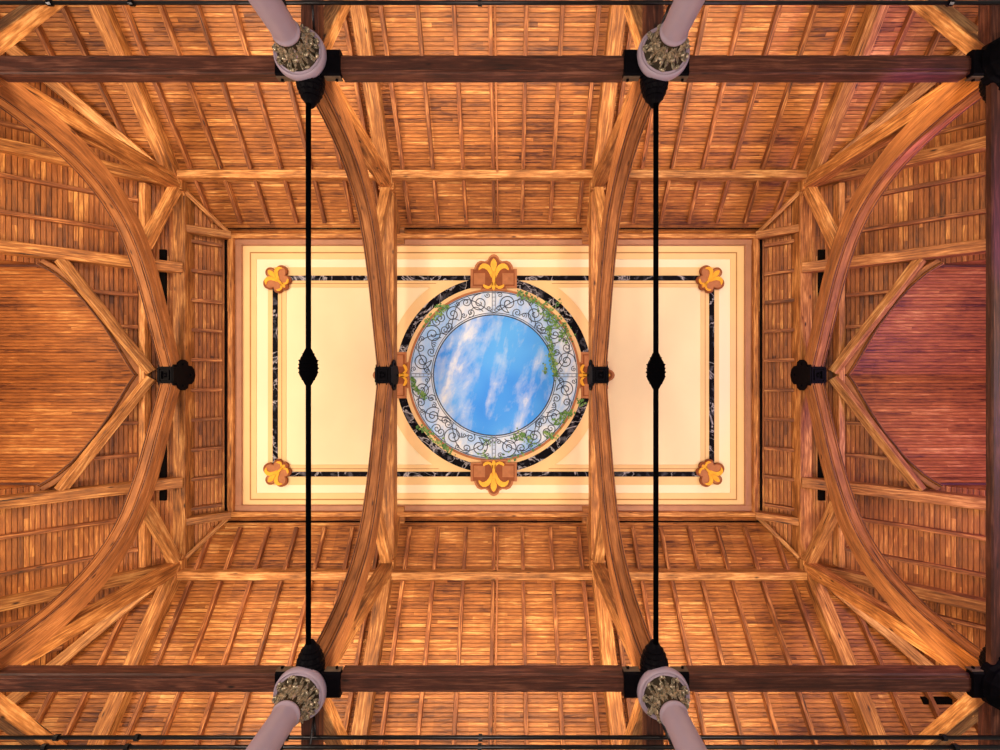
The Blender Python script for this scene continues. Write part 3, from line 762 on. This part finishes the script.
# ------------------------------------------------------------------ castings, rods, columns
def casting(tx, sy, i):
    C = E('iron_casting', P(tx, sy*192, 252), f'black cast iron beam shoe of the {SIDE[sy]} row under the {TL[i][0]} truss', 'casting', 'black castings joining beams and arches')
    MB().box(P(tx-20, sy*192-8, 246), P(tx+20, sy*192+8, 250.2), 0.02).build('shoe', M['iron'], C, P(tx, sy*192, 250))
    for s_ in (-1, 1):   # side flange with bolts, towards the nave
        mb = MB().box(P(tx+s_*15-5, sy*183.9-.5, 247), P(tx+s_*15+5, sy*183.9+.5, 251), 0.004)
        f = mb.build('flange', M['flange'], C, P(tx+s_*15, sy*183.5, 249))
        MB().lathe([(0, 0), (.9*S, 0), (.9*S, 1*S), (0, 1.2*S)], P(tx+s_*17, sy*183.2, 249), (0, -sy, 0), 8, False).build('bolt', M['iron'], C, P(tx+s_*17, sy*183, 249))
    # turned socket the rod or the rib springs from
    r = [(0, 0), (9.5, 0), (9.8, 2), (9.0, 3), (9.6, 4.5), (8.7, 6), (9.0, 7.2), (7.6, 9), (7.9, 10.2), (6.2, 12), (6.4, 13), (4.2, 15), (3.2, 17), (1.6, 18.5), (0, 19)]
    MB().lathe([(a*S*.9 if a > 3 else a*S, b*S) for a, b in r], P(tx, sy*185, 250.2), (0, -sy, 0), 20, False).build('socket', M['iron'], C, P(tx, sy*178, 249))
    mb = MB()
    for k in range(-2, 3):
        a = k*0.5
        c = P(tx, sy*181, 250.6)+Vector((math.sin(a)*6.6*S, 0, -math.cos(a)*6.6*S))
        mb.lathe([(0, 0), (1.6*S, .6*S), (2.0*S, 2.5*S), (1.3*S, 5*S), (0, 7*S)], c, (0, -sy, 0), 8)
    mb.build('socket_lobes', M['iron'], C, P(tx, sy*180, 249))
    return C
for i, tx in enumerate(TX):
    for sy in (-1, 1):
        C = casting(tx, sy, i)
        if i in (0, 3):
            MB().lathe([(a*S, b*S) for a, b in ((0, 0), (7, 0), (11, 3), (14.5, 5.5), (12.5, 7), (15.5, 9), (16, 13), (0, 13))], P(tx, sy*192, 238), (0, 0, 1), 12, False).build('pendant', M['iron'], C, P(tx, sy*192, 243))
for i in (1, 2):
    tx = TX[i]
    yb = {1: -4.2, 2: -1.7}[i]
    Rr = E('tie_rod', P(tx, 0, 247.5), 'long black iron tie rod with a central turned knob, ' + ('nearer the left end' if i == 1 else 'nearer the right end'), 'tie rod', 'black iron tie rods')
    MB().lathe([(0, 0), (1.6*S, 0), (1.6*S, 334*S), (0, 334*S)], P(tx, -167, 247.5), (0, 1, 0), 12).build('rod', M['rod'], Rr, P(tx, 0, 247.5))
    prof = [(1.6, -11.5), (2.2, -10.5), (3.0, -8.6), (3.8, -8.2), (3.4, -7.6), (4.6, -5.6), (4.9, -4.6), (5.9, -4.2), (5.3, -3.2), (5.3, -2.2), (5.9, -1.6), (5.5, -1.0), (5.5, 0.2), (6.1, 0.4), (6.1, 1.0), (5.5, 1.4), (5.4, 2.6), (5.9, 3.4), (5.2, 4.4), (5.2, 5.0), (4.0, 7.2), (3.9, 8), (3.2, 8.4), (2.2, 10.5), (1.6, 11.5)]
    MB().lathe([(a*S, b*S) for a, b in prof], P(tx, yb, 247.5), (0, 1, 0), 20, False).build('turned_knob', M['rod'], Rr, P(tx, yb, 247.5))
    for sy in (-1, 1):
        nmc = f'pale lilac column with gilt leaf capital at the {SIDE[sy]} {"left" if i == 1 else "right"}'
        Cc = E('column', P(tx, sy*195, FLOOR_H), nmc, 'column', 'lilac columns with gilt capitals')
        cx_, cy_ = tx+(3 if tx > 0 else -3), sy*194.5
        b0 = P(cx_, cy_, FLOOR_H); hz = lambda h: (h-FLOOR_H)*H
        prof = [(0, 0), (12*S, 0), (12*S, 8*S), (10*S, 10*S), (10.8*S, 13*S), (8.8*S, 16*S), (8.4*S, 40*S), (7.4*S, hz(225)), (7.4*S, hz(226.6)), (8.0*S, hz(227)), (8.2*S, hz(227.7)), (8.0*S, hz(228.4)), (7.3*S, hz(228.8)), (7.6*S, hz(233))]
        MB().lathe(prof, b0, (0, 0, 1), 32).build('shaft', M['shaft'], Cc, b0)
        c0 = P(cx_, cy_, 226)
        hh = lambda h: (h-226)*H
        MB().lathe([(7.4*S, hh(229)), (7.8*S, hh(232)), (8.6*S, hh(235)), (10.2*S, hh(238)), (12.8*S, hh(241))], c0, (0, 0, 1), 32).build('bell', M['bell'], Cc, c0)
        MB().lathe([(9*S, hh(241.0)), (12.6*S, hh(241.0)), (12.9*S, hh(240.4)), (13.3*S, hh(240.4)), (13.6*S, hh(241.2)), (13.9*S, hh(241.4)), (14.2*S, hh(240.8)), (14.9*S, hh(240.8)), (15.6*S, hh(242.0)), (15.7*S, hh(244.4)), (15*S, hh(246)), (0, hh(246))], c0, (0, 0, 1), 48).build('abacus', M['shaft'], Cc, c0)
        # two rows of curling acanthus leaves
        for row, (nl, hb, ht, rb, rt, ph, wd) in enumerate(((9, 229.8, 236.6, 7.7, 11.0, 0, 4.6), (9, 232.5, 240.8, 8.4, 13.4, .5, 5.4))):
            mb = MB()
            for k in range(nl):
                a = 2*math.pi*(k+ph)/nl; er = Vector((math.cos(a), math.sin(a), 0)); et = Vector((-math.sin(a), math.cos(a), 0))
                rows_ = []
                for j in range(8):
                    t = j/7
                    rr = rb+(rt-rb)*t**2.2; hq = hb+(ht-hb)*min(1, t*1.25)-(1.8*max(0, t-.72)/.28 if t > .72 else 0)
                    ww = wd*(0.62+0.5*math.sin(math.pi*min(1, t*.9)))*(1 if t < .8 else 1-(t-.8)*2.4)*(0.78 if j % 2 else 1.0)
                    rw = []
                    for m_ in (-1, -.5, 0, .5, 1):
                        rw.append(P(cx_, cy_, hq)+er*(rr+(0.9 if abs(m_) == .5 else -0.2 if m_ == 0 else -.3))*S+et*m_*ww*.5*S)
                    rows_.append(rw)
                for r0, r1 in zip(rows_, rows_[1:]):
                    for m_ in range(4): mb.face([r0[m_], r0[m_+1], r1[m_+1], r1[m_]], None, False)
                tip = rows_[-1][2]
                mb.lathe([(0, -1.5*S), (.6*S, -1.2*S), (.75*S, 0), (.6*S, 1.2*S), (0, 1.5*S)], tip, et, 8)
            o = mb.build('acanthus_leaves', M['leaf'], Cc, P(cx_, cy_, hb)); o['label'] = 'gilt acanthus leaves'; 
            sol = o.modifiers.new('solid', 'SOLIDIFY'); sol.thickness = 0.012; sol.offset = 0
        mb = MB()
        for k in range(10):
            a = 2*math.pi*(k+.0)/10; er = Vector((math.cos(a), math.sin(a), 0)); et = Vector((-math.sin(a), math.cos(a), 0))
            pts = []
            for j in range(22):
                t = j/21; an = t*3.6*math.pi; r_ = 1.9*(1-.8*t)
                pts.append(P(cx_, cy_, 237.8)+er*(12.0+r_*math.cos(an))*S*1.0+Vector((0, 0, r_*math.sin(an)*S)))
            mb.tube(pts, 0.4*S, 5)
        mb.build('volutes', M['leaf'], Cc, P(cx_, cy_, 236))

# crown clamps
for i, tx in enumerate(TX):
    C = E('crown_clamp', P(tx, 0, 398), f'black iron clamp at the crown of the {["left-end arch", "arch left of the sky painting", "arch right of the sky painting", "right-end arch"][i]}', 'clamp', 'black iron crown clamps')
    MB().box(P(tx-7.4, -10.5, 395.5), P(tx+7.4, 10.5, 406), 0.02).build('box', M['iron'], C, P(tx, 0, 398))
    mb = MB()
    for r0, r1, hq in ((6.8, 5.4, 394.4), (4.4, 3.2, 393.8)):
        for (x0, y0, x1, y1) in ((-r0, -r0*1.15, r0, -r1*1.15), (-r0, r1*1.15, r0, r0*1.15), (-r0, -r1*1.15, -r1, r1*1.15), (r1, -r1*1.15, r0, r1*1.15)):
            mb.box(P(tx+x0, y0, hq), P(tx+x1, y1, 396), 0.003)
    mb.build('raised_mouldings', M['iron'], C, P(tx, 0, 392))
    MB().lathe([(0, 0), (1.2*S, .3*S), (2.6*S, 2*S), (2.6*S, 3*S), (0, 3*S)], P(tx, 0, 393.4), (0, 0, 1), 6, False).build('bolt_head', M['iron'], C, P(tx, 0, 391))
    # lobed side plates
    outl = [(-7, 395), (7, 395), (8, 399), (13, 401), (15.6, 405), (15.6, 409.5), (13.4, 413), (9.6, 414), (9.4, 418), (6, 421.4), (0, 423)]
    outl = outl + [(-a, h) for a, h in outl[2:-1]][::-1]
    for s_ in (-1, 1):
        mb = MB(); x0 = tx+s_*6.9; x1 = tx+s_*8.1
        f0 = [P(x0, a, h) for a, h in outl]; f1 = [P(x1, a, h) for a, h in outl]
        mb.face(f0 if s_ < 0 else f0[::-1]); mb.face(f1[::-1] if s_ < 0 else f1); n = len(f0)
        for k in range(n): mb.face([f0[k], f0[(k+1) % n], f1[(k+1) % n], f1[k]])
        for (ba, bh) in ((-11, 407), (11, 407), (0, 417)):
            mb.lathe([(0, 0), (1.5*S, 0), (1.5*S, .9*S), (0, 1.2*S)], P(x1, ba, bh), (s_, 0, 0), 8, False)
        mb.build('lobed_plate', M['iron'], C, P(x1, 0, 408))

# ------------------------------------------------------------------ steel pipes outside the columns
for (sy, yy, h, wh) in ((-1, -222.5, 240, 'along the top edge of the view'), (1, 221.5, 243.6, 'along the bottom edge, upper of the pair'), (1, 221.5, 237.2, 'along the bottom edge, lower of the pair')):
    Q = E('steel_pipe', P(0, yy, h), f'thin dark steel pipe running {wh}', 'pipe', 'dark steel pipes beside the columns')
    MB().lathe([(0, 0), (1.15*S, 0), (1.15*S, 860*S), (0, 860*S)], P(-430, yy, h), (1, 0, 0), 10).build('pipe', M['steel'], Q, P(0, yy, h))
    for xp in (-260, -211, -120, -2, 128, 280):
        MB().lathe([(0, 0), (1.9*S, 0), (1.9*S, 2.4*S), (0, 2.4*S)], P(xp, yy, h), (1, 0, 0), 10, False).build('coupling', M['steel'], Q, P(xp, yy, h))
    for tx in TX:
        MB().tube([P(tx+6, yy, h), P(tx+3, yy+(-sy)*8, 248.5), P(tx+3, yy+(-sy)*8, 250)], .8*S, 6).build('hanger', M['steel'], Q, P(tx, yy, h))
for (xp, sy) in ((-262, -1), (-205, -1), (-100, 1), (278, 1), (-262, 1)):
    pass
# small opening in the lower right of the roof
cxv = P(308, 292, 0)
t0 = 296-PY
o = MB().box(P(379, 283.6, deck_h(134)-3), P(404, 288, deck_h(134)+0.5), 0.003).build('roof_vent', M['near_black'], None, P(342, 295, deck_h(143)))
tag(o, 'small black slot vent in the boarding at the lower right', 'vent')
